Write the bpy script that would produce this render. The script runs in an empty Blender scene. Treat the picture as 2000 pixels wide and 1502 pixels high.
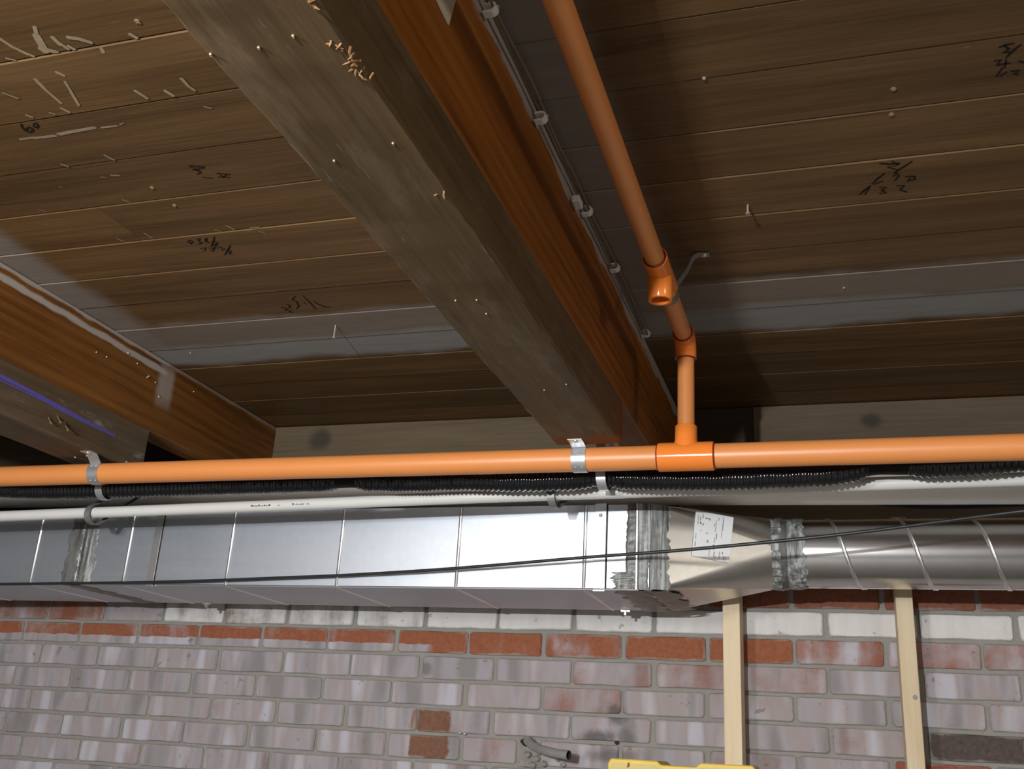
import bpy, bmesh, math, random
from mathutils import Vector, Matrix
random.seed(7)
PI = math.pi
scn = bpy.context.scene
COL = scn.collection

# ------------------------------------------------------------------ camera
# all coordinates below are metres relative to the lens; H lifts them above the floor
H = 1.60
F_PX, YAW, PITCH, ROLL = 1978.17, -0.32240917, 0.34716611, 0.06043152
fw = Vector((math.sin(YAW)*math.cos(PITCH), math.cos(YAW)*math.cos(PITCH), math.sin(PITCH)))
r0 = Vector((math.cos(YAW), -math.sin(YAW), 0)); u0 = r0.cross(fw)
cr = math.cos(ROLL)*r0 + math.sin(ROLL)*u0; cu = -math.sin(ROLL)*r0 + math.cos(ROLL)*u0
cam_d = bpy.data.cameras.new('camera'); cam = bpy.data.objects.new('camera', cam_d); COL.objects.link(cam)
cam_d.sensor_width = 36.0; cam_d.sensor_fit = 'HORIZONTAL'; cam_d.lens = F_PX*36.0/2000.0
cam_d.clip_start = .02
cam.matrix_world = Matrix(((cr.x, cu.x, -fw.x, 0), (cr.y, cu.y, -fw.y, 0), (cr.z, cu.z, -fw.z, H), (0, 0, 0, 1)))
scn.camera = cam

# ------------------------------------------------------------------ world, lamps, exposure
w = bpy.data.worlds.new('world'); scn.world = w; w.use_nodes = True
w.node_tree.nodes['Background'].inputs[0].default_value = (.55, .6, .7, 1)
w.node_tree.nodes['Background'].inputs[1].default_value = 0.0
def lamp(name, loc, power, color, radius):
    d = bpy.data.lights.new(name, 'POINT'); d.energy = power; d.color = color; d.shadow_soft_size = radius
    o = bpy.data.objects.new(name, d); COL.objects.link(o); o.location = (loc[0], loc[1], loc[2]+H); return o
lamp('work_lamp', (-.597, -1.3, .3075), 290, (.96, .98, 1.0), .022)
lamp('left_fill', (-1.15, -.45, .44), 80, (1.0, .95, .88), .10)  # added fill, unseen, brightens the left bay boards
lamp('right_fill', (1.85, -.1, .70), 30, (1.0, .93, .82), .12)  # added warm fill, unseen, lifts joist faces and duct transition
vs = scn.view_settings
vs.view_transform = 'Standard'; vs.look = 'None'; vs.gamma = 1; vs.use_curve_mapping = False; vs.exposure = 0.0

# ------------------------------------------------------------------ pixel -> point on a real plane
def ray(px, py):
    return cr*(px-1000) + cu*(751-py) + fw*F_PX
def atX(px, py, x): d = ray(px, py); return d*(x/d.x)
def atY(px, py, y): d = ray(px, py); return d*(y/d.y)
def atZ(px, py, z): d = ray(px, py); return d*(z/d.z)

# ------------------------------------------------------------------ node helpers
class G:
    def __init__(s, name):
        s.m = bpy.data.materials.new(name); s.m.use_nodes = True; s.t = s.m.node_tree
        s.p = s.t.nodes['Principled BSDF']
    def put(s, sock, v):
        if hasattr(v, 'is_output') or hasattr(v, 'links'): s.t.links.new(v, sock)
        else:
            if isinstance(v, (tuple, list)) and len(v) == 3 and sock.type == 'RGBA': v = (*v, 1)
            sock.default_value = v
    def n(s, typ, ins=None, **props):
        nd = s.t.nodes.new('ShaderNode'+typ)
        for k, v in props.items(): setattr(nd, k, v)
        for k, v in (ins or {}).items(): s.put(nd.inputs[k], v)
        return nd
    def math(s, op, a, b=0.0, c=None, clamp=False):
        ins = {0: a, 1: b}
        if c is not None: ins[2] = c
        return s.n('Math', ins, operation=op, use_clamp=clamp).outputs[0]
    def mix(s, f, a, b, blend='MIX'):
        nd = s.n('Mix', None, data_type='RGBA', blend_type=blend)
        s.put(nd.inputs[0], f); s.put(nd.inputs[6], a); s.put(nd.inputs[7], b); return nd.outputs[2]
    def ramp(s, f, stops, interp='LINEAR'):
        nd = s.n('ValToRGB', {0: f}); cr_ = nd.color_ramp; cr_.interpolation = interp
        while len(cr_.elements) < len(stops): cr_.elements.new(.5)
        for e, (p, c) in zip(cr_.elements, stops):
            e.position = p; e.color = (*c, 1) if len(c) == 3 else c
        return nd.outputs[0]
    def vmul(s, v, k): return s.n('VectorMath', {0: v, 1: k}, operation='MULTIPLY').outputs[0]
    def vadd(s, v, k): return s.n('VectorMath', {0: v, 1: k}, operation='ADD').outputs[0]
    def noise(s, v, scale, detail=3, rough=.55, dist=0.0):
        return s.n('TexNoise', {'Vector': v, 'Scale': scale, 'Detail': detail, 'Roughness': rough, 'Distortion': dist}).outputs[0]
    def obj(s):
        c = s.n('TexCoord').outputs['Object']; r = s.n('ObjectInfo').outputs['Random']
        k = s.n('CombineXYZ', {0: s.math('MULTIPLY', r, 17.3), 1: s.math('MULTIPLY', r, 31.7), 2: s.math('MULTIPLY', r, 23.1)}).outputs[0]
        return s.vadd(c, k)
    def rnd(s): return s.n('ObjectInfo').outputs['Random']
    def pos(s):
        return s.n('NewGeometry').outputs['Position']
    def xyz(s, v):
        nd = s.n('SeparateXYZ', {0: v}); return nd.outputs
    def step(s, v, a, b):          # smooth 0..1 as v goes a..b
        return s.n('MapRange', {0: v, 1: a, 2: b, 3: 0.0, 4: 1.0}, interpolation_type='SMOOTHSTEP').outputs[0]
    def window(s, v, a, b, soft):
        return s.math('MULTIPLY', s.step(v, a-soft, a+soft), s.math('SUBTRACT', 1.0, s.step(v, b-soft, b+soft)))
    def bump(s, h, strength=.3, dist=.002):
        nd = s.n('Bump', {'Height': h, 'Strength': strength, 'Distance': dist}); s.t.links.new(nd.outputs[0], s.p.inputs['Normal'])
    def out(s, color=None, rough=None, metal=None, spec=None):
        if color is not None: s.put(s.p.inputs['Base Color'], color)
        if rough is not None: s.put(s.p.inputs['Roughness'], rough)
        if metal is not None: s.put(s.p.inputs['Metallic'], metal)
        if spec is not None: s.put(s.p.inputs['Specular IOR Level'], spec)
        return s.m

def plain(name, color, rough=.5, metal=0.0, var=.12, scale=40, spec=.5, bump=0.0):
    g = G(name); v = g.obj(); n = g.noise(v, scale, 4)
    c = g.mix(n, tuple(x*(1-var) for x in color), tuple(min(1, x*(1+var)) for x in color))
    if bump: g.bump(n, bump, .001)
    return g.out(c, rough, metal, spec)

def wood(name, dark, mid, light, along='x', rough=.6, ring=0.0, paint=None, fine=1.0, spec=.25):
    g = G(name); v = g.obj()
    k = {'x': (1, 14, 14), 'y': (14, 1, 14), 'z': (14, 14, 1)}[along]
    kf = tuple(q*12 if q > 1 else 5 for q in k)
    n1 = g.noise(g.vmul(v, k), 1.6, 4, .6, .6)
    n2 = g.noise(g.vmul(v, kf), 1.0, 3, .6)
    n3 = g.noise(v, 2.3, 2)
    f = g.math('ADD', g.math('MULTIPLY', n1, .62), g.math('MULTIPLY', n2, .38*fine))
    if ring:
        kr = {'x': (.35, 5, 5), 'y': (5, .35, 5), 'z': (5, 5, .35)}[along]
        wv = g.n('TexWave', {'Vector': g.vmul(v, kr), 'Scale': 2.4, 'Distortion': 12.0, 'Detail': 2.5, 'Detail Scale': .7}, wave_type='BANDS', bands_direction='Z').outputs[1]
        f = g.math('ADD', g.math('MULTIPLY', f, 1-ring), g.math('MULTIPLY', wv, ring))
    c = g.ramp(f, [(.28, dark), (.5, mid), (.74, light)])
    c = g.mix(g.math('MULTIPLY', g.math('SUBTRACT', n3, .35, clamp=True), .9), c, dark)
    r = g.n('HueSaturation', {'Hue': .5, 'Saturation': 1.0, 'Value': g.math('ADD', .84, g.math('MULTIPLY', g.rnd(), .32)), 'Color': c}).outputs[0]
    if paint: r = paint(g, r)
    g.bump(g.math('ADD', n2, n1), .25, .0012)
    return g.out(r, rough, 0, spec)

# ------------------------------------------------------------------ materials
ZC = .904           # ceiling boards, underside
XJ, XL = -.395, -1.638   # right faces of the two joist lines
def plank_paint(g, c):
    x, y, z = g.xyz(g.pos()); v = g.pos()
    n = g.noise(v, 6, 4); nf = g.noise(g.vmul(v, (6, 40, 1)), 1.5, 4)
    yy = g.math('ADD', y, g.math('MULTIPLY', g.math('SUBTRACT', n, .5), .08))
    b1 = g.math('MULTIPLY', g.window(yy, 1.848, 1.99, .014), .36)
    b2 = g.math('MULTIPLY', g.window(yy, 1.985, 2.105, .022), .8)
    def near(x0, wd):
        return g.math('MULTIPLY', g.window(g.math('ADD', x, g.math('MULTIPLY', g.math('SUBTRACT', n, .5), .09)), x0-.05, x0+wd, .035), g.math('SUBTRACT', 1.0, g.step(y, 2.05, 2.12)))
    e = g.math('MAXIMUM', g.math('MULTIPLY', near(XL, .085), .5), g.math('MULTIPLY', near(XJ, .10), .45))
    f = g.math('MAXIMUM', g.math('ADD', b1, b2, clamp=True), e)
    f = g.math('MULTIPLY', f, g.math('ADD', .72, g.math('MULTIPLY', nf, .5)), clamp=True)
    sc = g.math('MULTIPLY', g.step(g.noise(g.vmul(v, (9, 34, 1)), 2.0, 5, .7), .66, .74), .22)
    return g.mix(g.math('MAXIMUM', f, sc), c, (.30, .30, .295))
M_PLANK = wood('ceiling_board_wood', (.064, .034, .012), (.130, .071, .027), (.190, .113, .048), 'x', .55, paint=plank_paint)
M_SUB = wood('subfloor_wood', (.05, .03, .015), (.08, .05, .025), (.1, .06, .03), 'x', .8)
def knot(cx, cz, r, col=(.030, .024, .022)):
    def f(g, c):
        p = g.pos(); d = g.n('VectorMath', {0: g.vmul(p, (1, 0, 1.15)), 1: (cx, 0, (cz+H)*1.15)}, operation='DISTANCE').outputs[1]
        d = g.math('ADD', d, g.math('MULTIPLY', g.math('SUBTRACT', g.noise(p, 22, 4), .5), .03))
        m = g.math('SUBTRACT', 1.0, g.step(d, r*.4, r*1.25))
        return g.mix(g.math('MULTIPLY', m, .75), c, col)
    return f
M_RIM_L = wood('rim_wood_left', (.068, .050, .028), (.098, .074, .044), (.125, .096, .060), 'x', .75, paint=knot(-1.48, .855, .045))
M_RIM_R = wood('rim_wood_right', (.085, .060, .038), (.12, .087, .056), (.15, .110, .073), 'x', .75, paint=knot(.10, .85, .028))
M_SILL_LIT = wood('sill_wood_lit', (.22, .17, .11), (.30, .24, .16), (.36, .29, .20), 'x', .75)  # paler than the rim, ambient light put into the wood colour
M_RIM_SHADE = wood('rim_wood_shaded', (.028, .019, .012), (.042, .029, .018), (.055, .039, .025), 'x', .8)  # darker rim wood, shade put into the colour
def beam_wear(g, c):
    p = g.pos(); x, y, z = g.xyz(p)
    n = g.noise(g.vmul(p, (9, 2.2, 9)), 2.4, 6, .72); s = g.noise(g.vmul(p, (30, 4, 30)), 2.2, 5, .75)
    c = g.mix(g.math('MULTIPLY', g.step(n, .47, .68), .5), c, (.19, .14, .09))
    c = g.mix(g.math('MULTIPLY', g.step(s, .63, .72), .45), c, (.27, .235, .195))
    fresh = g.math('MULTIPLY', g.step(g.math('ADD', y, g.math('MULTIPLY', s, .10)), 1.865, 1.91), g.step(x, -.60, -.42))
    return g.mix(g.math('MULTIPLY', fresh, .75), c, (.19, .055, .014))
M_BEAM = wood('old_beam_wood', (.066, .041, .018), (.125, .080, .037), (.172, .116, .058), 'y', .7, paint=beam_wear)
def lbeam_wear(g, c):
    p = g.pos(); n = g.noise(g.vmul(p, (6, 3, 9)), 2.2, 5, .65)
    return g.mix(g.math('MULTIPLY', g.step(n, .56, .70), .5), c, (.33, .33, .34))
M_BEAM_L = wood('old_beam_wood_left', (.07, .048, .028), (.125, .086, .05), (.18, .13, .08), 'y', .7, paint=lbeam_wear)
def joist_paint_l(g, c):
    p = g.pos(); x, y, z = g.xyz(p); n = g.math('MULTIPLY', g.math('SUBTRACT', g.noise(g.vmul(p, (1, 3, 8)), 5, 4), .5), .014)
    zz = g.math('ADD', g.math('SUBTRACT', z, H), n)
    stop = g.math('SUBTRACT', 1.0, g.step(g.math('ADD', y, g.math('MULTIPLY', n, 4)), 2.06, 2.10))
    a = g.math('MULTIPLY', g.window(zz, .8915, .93, .003), .62)
    b = g.math('MULTIPLY', g.window(zz, .864, .879, .003), .72)
    m = g.math('MULTIPLY', g.math('MAXIMUM', a, b), stop)
    drip = g.math('MULTIPLY', g.math('MULTIPLY', g.window(y, 2.045, 2.105, .012), g.window(zz, .79, .89, .03)), .5)
    far = g.math('MULTIPLY', g.window(zz, .892, .93, .004), .3)
    m = g.math('MAXIMUM', g.math('MAXIMUM', m, drip), far)
    return g.mix(m, c, (.50, .47, .43))
M_JOIST_L = wood('orange_joist_wood_left', (.075, .026, .005), (.175, .069, .0145), (.25, .108, .027), 'y', .5, ring=.12, paint=joist_paint_l)
def joist_paint_c(g, c):
    p = g.pos(); x, y, z = g.xyz(p); n = g.math('MULTIPLY', g.math('SUBTRACT', g.noise(g.vmul(p, (1, 2.2, 6)), 4, 4), .5), .05)
    zz = g.math('ADD', g.math('SUBTRACT', z, H), n)
    a = g.math('MULTIPLY', g.step(zz, .868, .876), .75)
    return g.mix(a, c, (.42, .40, .38))
M_JOIST_C = wood('orange_joist_wood', (.11, .034, .005), (.26, .085, .012), (.38, .145, .026), 'y', .5, ring=.10, paint=joist_paint_c)
M_PINE = wood('pale_stud_pine', (.60, .47, .30), (.70, .58, .40), (.76, .66, .48), 'z', .7)

M_PIPE = plain('orange_plastic_pipe', (.68, .25, .07), .40, 0, .04, 12, .6)
M_FIT = plain('orange_plastic_fitting', (.80, .22, .035), .14, 0, .03, 12, .5)
M_GLUE = plain('dark_red_solvent', (.20, .012, .012), .3, 0, .2, 60)
M_PVC = plain('white_plastic_pipe', (.64, .635, .615), .35, 0, .03, 10)
M_DRAIN = plain('grey_white_drain_plastic', (.80, .78, .75), .4, 0, .06, 8)
M_BLACK = plain('black_foam_sleeve', (.006, .007, .009), .13, 0, .2, 60, .6)
M_TAPE = plain('black_tape', (.008, .008, .009), .6, 0, .2, 60, .2)
M_CABLE = plain('black_cable_jacket', (.018, .02, .022), .4, 0, .2, 60)
M_NAVY = plain('navy_cable_jacket', (.01, .012, .05), .4, 0, .2, 60)
M_TWINE = plain('tan_cable_jacket', (.16, .115, .08), .6, 0, .2, 60)
M_STRAP = plain('galvanised_strap', (.58, .60, .62), .34, .75, .15, 90)
M_STRAPD = plain('dull_grey_strap', (.26, .26, .26), .5, .6, .15, 60)
M_CLIP = plain('white_clip_plastic', (.66, .63, .58), .45, 0, .08, 30)
M_SCREW = plain('brass_screw', (.55, .42, .22), .35, .8, .1, 60)
M_NAIL = plain('steel_nail', (.62, .60, .56), .35, .7, .1, 60)
M_INK = plain('black_marker_ink', (.016, .013, .012), .7, 0, .3, 80, .1)
M_BLUE = plain('blue_chalk', (.12, .10, .42), .9, 0, .35, 120, .1)
M_DRIPS = plain('dried_pale_paint', (.27, .215, .145), .5, 0, .35, 60, .3)
M_PAPER = plain('pale_paper', (.62, .55, .42), .7, 0, .06, 20)
M_LABELP = plain('white_sticker_paper', (.74, .76, .77), .5, 0, .03, 20)
M_PRINT = plain('grey_print', (.08, .08, .09), .6, 0, .3, 80)
M_YEL = plain('yellow_plastic', (.66, .47, .05), .5, 0, .14, 26)
M_YELP = plain('yellow_plastic_worn', (.56, .46, .15), .6, 0, .14, 26)
M_FIBRE = plain('yellow_fibreglass_rail', (.70, .45, .06), .5, 0, .1, 26)
M_ALU = plain('aluminium', (.6, .6, .61), .4, 1, .1, 40)
M_MORTAR_L = plain('grey_rough_mortar', (.27, .255, .235), .95, 0, .3, 60, .2, .8)
M_DARK = plain('near_black_fill', (.02, .018, .016), .9)  # near-black for slip joints, conduit mouth, wall hole and one screw
M_CONDUIT = plain('grey_conduit', (.30, .30, .30), .55, .3, .3, 40)
M_SPLINT = plain('fresh_wood_splinter', (.24, .12, .045), .6, 0, .2, 60)

def galv(name, base, rough, aniso=0.0, sp=60, dirt=.1):
    g = G(name); v = g.obj()
    vo = g.n('TexVoronoi', {'Vector': v, 'Scale': sp}).outputs['Distance']
    n = g.noise(v, 3.5, 4, .6); st = g.noise(g.vmul(v, (1.5, 90, 90)), 1.5, 3)
    c = g.mix(g.math('MULTIPLY', vo, .25), base, tuple(x*.78 for x in base))
    c = g.mix(g.math('MULTIPLY', g.step(n, .45, .75), dirt), c, tuple(x*.5 for x in base))
    r = g.math('ADD', rough-.06, g.math('ADD', g.math('MULTIPLY', n, .08), g.math('MULTIPLY', st, .05)))
    g.bump(g.noise(v, 5, 2), .05, .01)
    g.put(g.p.inputs['Anisotropic'], aniso)
    return g.out(c, r, 1.0)
M_DUCT = galv('galvanised_duct_sheet', (.60, .65, .725), .47)
M_TRANS = galv('galvanised_transition_sheet', (.66, .65, .62), .36)
M_SPIRAL = galv('galvanised_spiral_sheet', (.70, .70, .70), .19, 0, 40, .3)
M_RIB = plain('galvanised_bead', (.85, .86, .88), .35, 1, .05, 40)
def seal():
    g = G('grey_duct_sealant'); v = g.obj(); s = g.noise(g.vmul(v, (60, 60, 5)), 1.4, 4, .7)
    c = g.ramp(s, [(.34, (.055, .055, .052)), (.5, (.20, .21, .205)), (.62, (.42, .45, .44))])
    g.bump(s, .6, .003); return g.out(c, .4, 0, .5)
M_SEAL = seal()
def sealdark():
    g = G('dark_duct_sealant'); v = g.obj(); s = g.noise(g.vmul(v, (40, 40, 8)), 1.2, 4, .7)
    c = g.ramp(s, [(.35, (.05, .048, .044)), (.62, (.15, .15, .145))]); g.bump(s, .5, .003); return g.out(c, .35, 0, .5)
M_SEALD = sealdark()

def brickmat(name, white=False):
    g = G(name); oi = g.n('ObjectInfo'); col = oi.outputs['Color']; al = oi.outputs['Alpha']
    v = g.obj(); p = g.pos(); x, y, z = g.xyz(p); zz = g.math('SUBTRACT', z, H)
    lx, ly, lz = g.xyz(g.n('TexCoord').outputs['Object'])
    n = g.noise(v, 13, 5, .62); nv = g.noise(g.vmul(p, (26, 26, 4)), 1.6, 4, .6); ns = g.noise(v, 95, 3, .6)
    blk = g.noise(g.vmul(v, (13, 1, 2.0)), 1.3, 1.5, .4)          # broad upright patches
    base = g.mix(g.math('MULTIPLY', ns, .8), g.mix(.45, col, (0, 0, 0)), g.mix(.18, col, (.6, .4, .3)))
    wash = g.ramp(blk, [(.32, (.245, .235, .235)), (.45, (.355, .335, .365)), (.55, (.345, .30, .30)), (.68, (.47, .465, .52))]) if not white else g.mix(nv, (.56, .545, .53), (.76, .755, .745))
    k = g.math('ADD', g.math('MULTIPLY', n, .5), g.math('ADD', g.math('MULTIPLY', nv, .2), g.math('MULTIPLY', blk, .3)))
    ex = g.math('SUBTRACT', al, .5)
    nz = g.math('MULTIPLY', g.math('SUBTRACT', g.noise(p, 30, 3), .5), .012)
    low = g.math('MULTIPLY', g.window(g.math('ADD', zz, nz), .2365, .263, .002), g.math('SUBTRACT', 1.0, g.step(x, -1.12, -1.02)))
    bare = g.math('MULTIPLY', g.window(g.math('ADD', x, g.math('MULTIPLY', nz, 2.5)), -1.112, -1.004, .012), g.window(g.math('ADD', zz, nz), -.03, .088, .014))
    ex = g.math('ADD', ex, g.math('SUBTRACT', g.math('MULTIPLY', low, .55), g.math('MULTIPLY', bare, .7)))
    f = g.math('MULTIPLY', g.step(g.math('ADD', k, ex), .28, .62), .94)
    c = g.mix(f, base, wash)
    ch = g.step(g.noise(v, 30, 4, .65), .645, .70)
    c = g.mix(g.math('MULTIPLY', ch, .55), c, (.15, .095, .08))
    # mortar smeared over the arrises
    ed = g.math('ADD', g.math('MAXIMUM', g.math('DIVIDE', g.math('ABSOLUTE', lz), .030), g.math('DIVIDE', g.math('SUBTRACT', g.math('ABSOLUTE', lx), .071), .031)), g.math('MULTIPLY', g.math('SUBTRACT', n, .5), .9))
    c = g.mix(g.math('MULTIPLY', g.step(ed, .80, 1.05), .72), c, (.315, .305, .28))
    soot = 0
    for cx, cz, rx, rz, am in ((-.555, .105, .035, .030, .75), (-.60, .045, .055, .022, .8), (-.53, .05, .03, .025, .5), (-.57, .005, .09, .02, .6), (-1.08, .20, .016, .022, .55)):
        d = g.math('SQRT', g.math('ADD', g.math('POWER', g.math('DIVIDE', g.math('SUBTRACT', x, cx), rx), 2.0), g.math('POWER', g.math('DIVIDE', g.math('SUBTRACT', zz, cz), rz), 2.0)))
        d = g.math('ADD', d, g.math('MULTIPLY', g.math('SUBTRACT', g.noise(p, 24, 4), .5), 1.4))
        m = g.math('MULTIPLY', g.math('SUBTRACT', 1.0, g.step(d, .3, 1.2)), am); soot = m if soot == 0 else g.math('MAXIMUM', soot, m)
    c = g.mix(soot, c, (.085, .078, .08))
    g.bump(g.math('ADD', n, ns), .55, .004)
    return g.out(c, .88, 0, .25)
M_BRICK = brickmat('washed_brick'); M_BRICKW = brickmat('white_painted_brick', True)
def mort():
    g = G('mortar'); v = g.pos(); n = g.noise(v, 8, 5, .65); s = g.noise(v, 130, 3, .7)
    c = g.mix(n, (.23, .222, .20), (.36, .352, .325)); c = g.mix(g.math('MULTIPLY', s, .35), c, (.2, .18, .16))
    g.bump(g.math('ADD', s, n), .6, .004); return g.out(c, .95, 0, .2)
M_MORTAR = mort()
M_ROOM = plain('room_plaster', (.16, .15, .14), .9, 0, .08, 3)
M_FLOOR = plain('concrete_floor', (.20, .195, .185), .85, 0, .15, 5)

# ------------------------------------------------------------------ mesh helpers
class MB:
    def __init__(s): s.v = []; s.f = []
    def q(s, *pts):
        i = len(s.v); s.v += [tuple(p) for p in pts]; s.f.append(tuple(range(i, i+len(pts)))); return s
    def grid(s, rows, close_u=False, close_v=False):     # rows of equal length
        i = len(s.v); n = len(rows[0]); m = len(rows)
        for r in rows: s.v += [tuple(p) for p in r]
        for a in range(m if close_v else m-1):
            for b in range(n if close_u else n-1):
                a2 = (a+1) % m; b2 = (b+1) % n
                s.f.append((i+a*n+b, i+a*n+b2, i+a2*n+b2, i+a2*n+b))
        return s
    def box(s, x0, x1, y0, y1, z0, z1):
        i = len(s.v)
        s.v += [(x, y, z) for z in (z0, z1) for y in (y0, y1) for x in (x0, x1)]
        for f in ((0, 2, 3, 1), (4, 5, 7, 6), (0, 1, 5, 4), (2, 6, 7, 3), (0, 4, 6, 2), (1, 3, 7, 5)): s.f.append(tuple(i+k for k in f))
        return s
    def prism(s, poly, vec):            # planar polygon extruded by vec
        i = len(s.v); n = len(poly); vec = Vector(vec)
        s.v += [tuple(p) for p in poly] + [tuple(Vector(p)+vec) for p in poly]
        s.f.append(tuple(range(i+n-1, i-1, -1))); s.f.append(tuple(range(i+n, i+2*n)))
        for k in range(n): s.f.append((i+k, i+(k+1) % n, i+n+(k+1) % n, i+n+k))
        return s
    def tube(s, path, r, seg=16, caps=True):
        path = [Vector(p) for p in path]; n = len(path)
        rr = r if isinstance(r, (list, tuple)) else [r]*n
        t0 = (path[1]-path[0]).normalized(); up = Vector((0, 0, 1)) if abs(t0.z) < .9 else Vector((0, 1, 0))
        nx = up.cross(t0).normalized(); rows = []
        for k in range(n):
            t = (path[min(k+1, n-1)]-path[max(k-1, 0)]).normalized()
            nx = (nx-t*nx.dot(t)).normalized(); ny = t.cross(nx)
            rows.append([path[k]+(nx*math.cos(2*PI*j/seg)+ny*math.sin(2*PI*j/seg))*rr[k] for j in range(seg)])
        i = len(s.v); s.grid(rows, close_u=True)
        if caps:
            s.f.append(tuple(range(i+seg-1, i-1, -1))); e = i+(n-1)*seg; s.f.append(tuple(range(e, e+seg)))
        return s
    def lathe(s, o, d, prof, seg=32, closed=False):     # prof: (distance along d, radius)
        o = Vector(o); d = Vector(d).normalized(); up = Vector((0, 0, 1)) if abs(d.z) < .9 else Vector((0, 1, 0))
        a = up.cross(d).normalized(); b = d.cross(a)
        rows = [[o+d*t+(a*math.cos(2*PI*j/seg)+b*math.sin(2*PI*j/seg))*r for j in range(seg)] for t, r in prof]
        return s.grid(rows, close_u=True, close_v=closed)
    def ringtorus(s, o, d, R, r, seg=32, m=8):
        return s.lathe(o, d, [(r*math.cos(2*PI*k/m), R+r*math.sin(2*PI*k/m)) for k in range(m)], seg, True)
    def band(s, pts, width, th, shift=None, closed=False, wdir=(1, 0, 0)):   # strip along pts, width along wdir
        pts = [Vector(p) for p in pts]; n = len(pts); wd = Vector(wdir).normalized(); rows = []
        for k in range(n):
            a = pts[(k-1) % n] if closed else pts[max(k-1, 0)]; b = pts[(k+1) % n] if closed else pts[min(k+1, n-1)]
            t = (b-a).normalized(); nn = t.cross(wd).normalized()
            p = pts[k] + (wd*shift[k] if shift else Vector((0, 0, 0)))
            h = wd*width*.5
            rows.append([p-h, p+h, p+h+nn*th, p-h+nn*th])
        i = len(s.v); s.grid(rows, close_u=True, close_v=closed)
        if not closed:
            s.f.append((i+3, i+2, i+1, i)); e = i+(n-1)*4; s.f.append((e, e+1, e+2, e+3))
        return s
    def blob(s, o, rx, ry, rz, seg=10, rings=6, jit=0.0):
        o = Vector(o); rows = []
        for a in range(rings+1):
            ph = PI*a/rings; rows.append([o+Vector((rx*math.sin(ph)*math.cos(2*PI*b/seg)*(1+random.uniform(-jit, jit)), ry*math.sin(ph)*math.sin(2*PI*b/seg)*(1+random.uniform(-jit, jit)), rz*math.cos(ph)*(1+random.uniform(-jit, jit)))) for b in range(seg)])
        return s.grid(rows, close_u=True)

WL = {}
def mesh_of(name, mb, origin, mat, smooth, bevel):
    me = bpy.data.meshes.new(name); me.from_pydata([tuple(Vector(p)-origin) for p in mb.v], [], mb.f)
    bm = bmesh.new(); bm.from_mesh(me)
    bmesh.ops.remove_doubles(bm, verts=bm.verts, dist=1e-6)
    bmesh.ops.recalc_face_normals(bm, faces=bm.faces)
    if bevel: bmesh.ops.bevel(bm, geom=[e for e in bm.edges], offset=bevel, segments=1, affect='EDGES', clamp_overlap=True)
    bm.to_mesh(me); bm.free()
    if smooth:
        for p in me.polygons: p.use_smooth = True
        me.set_sharp_from_angle(angle=math.radians(smooth if smooth is not True else 40))
    me.materials.append(mat); return me
def obj(name, mb, mat, parent=None, smooth=False, bevel=0, base=None):
    lo = Vector([min(p[k] for p in mb.v) for k in range(3)]); hi = Vector([max(p[k] for p in mb.v) for k in range(3)])
    c = (lo+hi)/2
    if parent is None: c.z = lo.z
    if base is not None: c = Vector(base)
    me = mesh_of(name, mb, c, mat, smooth, bevel)
    return place(name, me, c, parent)
def place(name, me, c, parent=None):
    o = bpy.data.objects.new(name, me); COL.objects.link(o); c = Vector(c); WL[o.name] = c
    if parent is None: o.location = c+Vector((0, 0, H))
    else: o.parent = parent; o.location = c-WL[parent.name]
    return o
def tag(o, label, cat, group=None):
    o['label'] = label; o['category'] = cat
    if group: o['group'] = group
    return o
def thing(name, label, cat, base, group=None):
    return tag(place(name, None, base), label, cat, group)
def struct(o): o['kind'] = 'structure'; return o

# ------------------------------------------------------------------ the room
X0, X1, Y0, YW = -3.4, 2.6, -2.6, 2.65
struct(obj('floor', MB().box(X0-.1, X1+.1, Y0-.1, YW+.2, -H-.1, -H), M_FLOOR))
ceiling = struct(obj('ceiling', MB().box(X0-.1, X1+.1, Y0-.1, YW+.2, ZC+.021, ZC+.05), M_SUB))
struct(obj('wall_left', MB().box(X0-.1, X0, Y0, YW, -H, ZC+.02), M_ROOM))
struct(obj('wall_right', MB().box(X1, X1+.1, Y0, YW, -H, ZC+.02), M_ROOM))
struct(obj('wall_front', MB().box(X0, X1, Y0-.1, Y0, -H, ZC+.02), M_ROOM))
wall = struct(obj('wall_back', MB().box(X0-.1, X1+.1, YW+.006, YW+.2, -H, .585), M_MORTAR))

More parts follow.
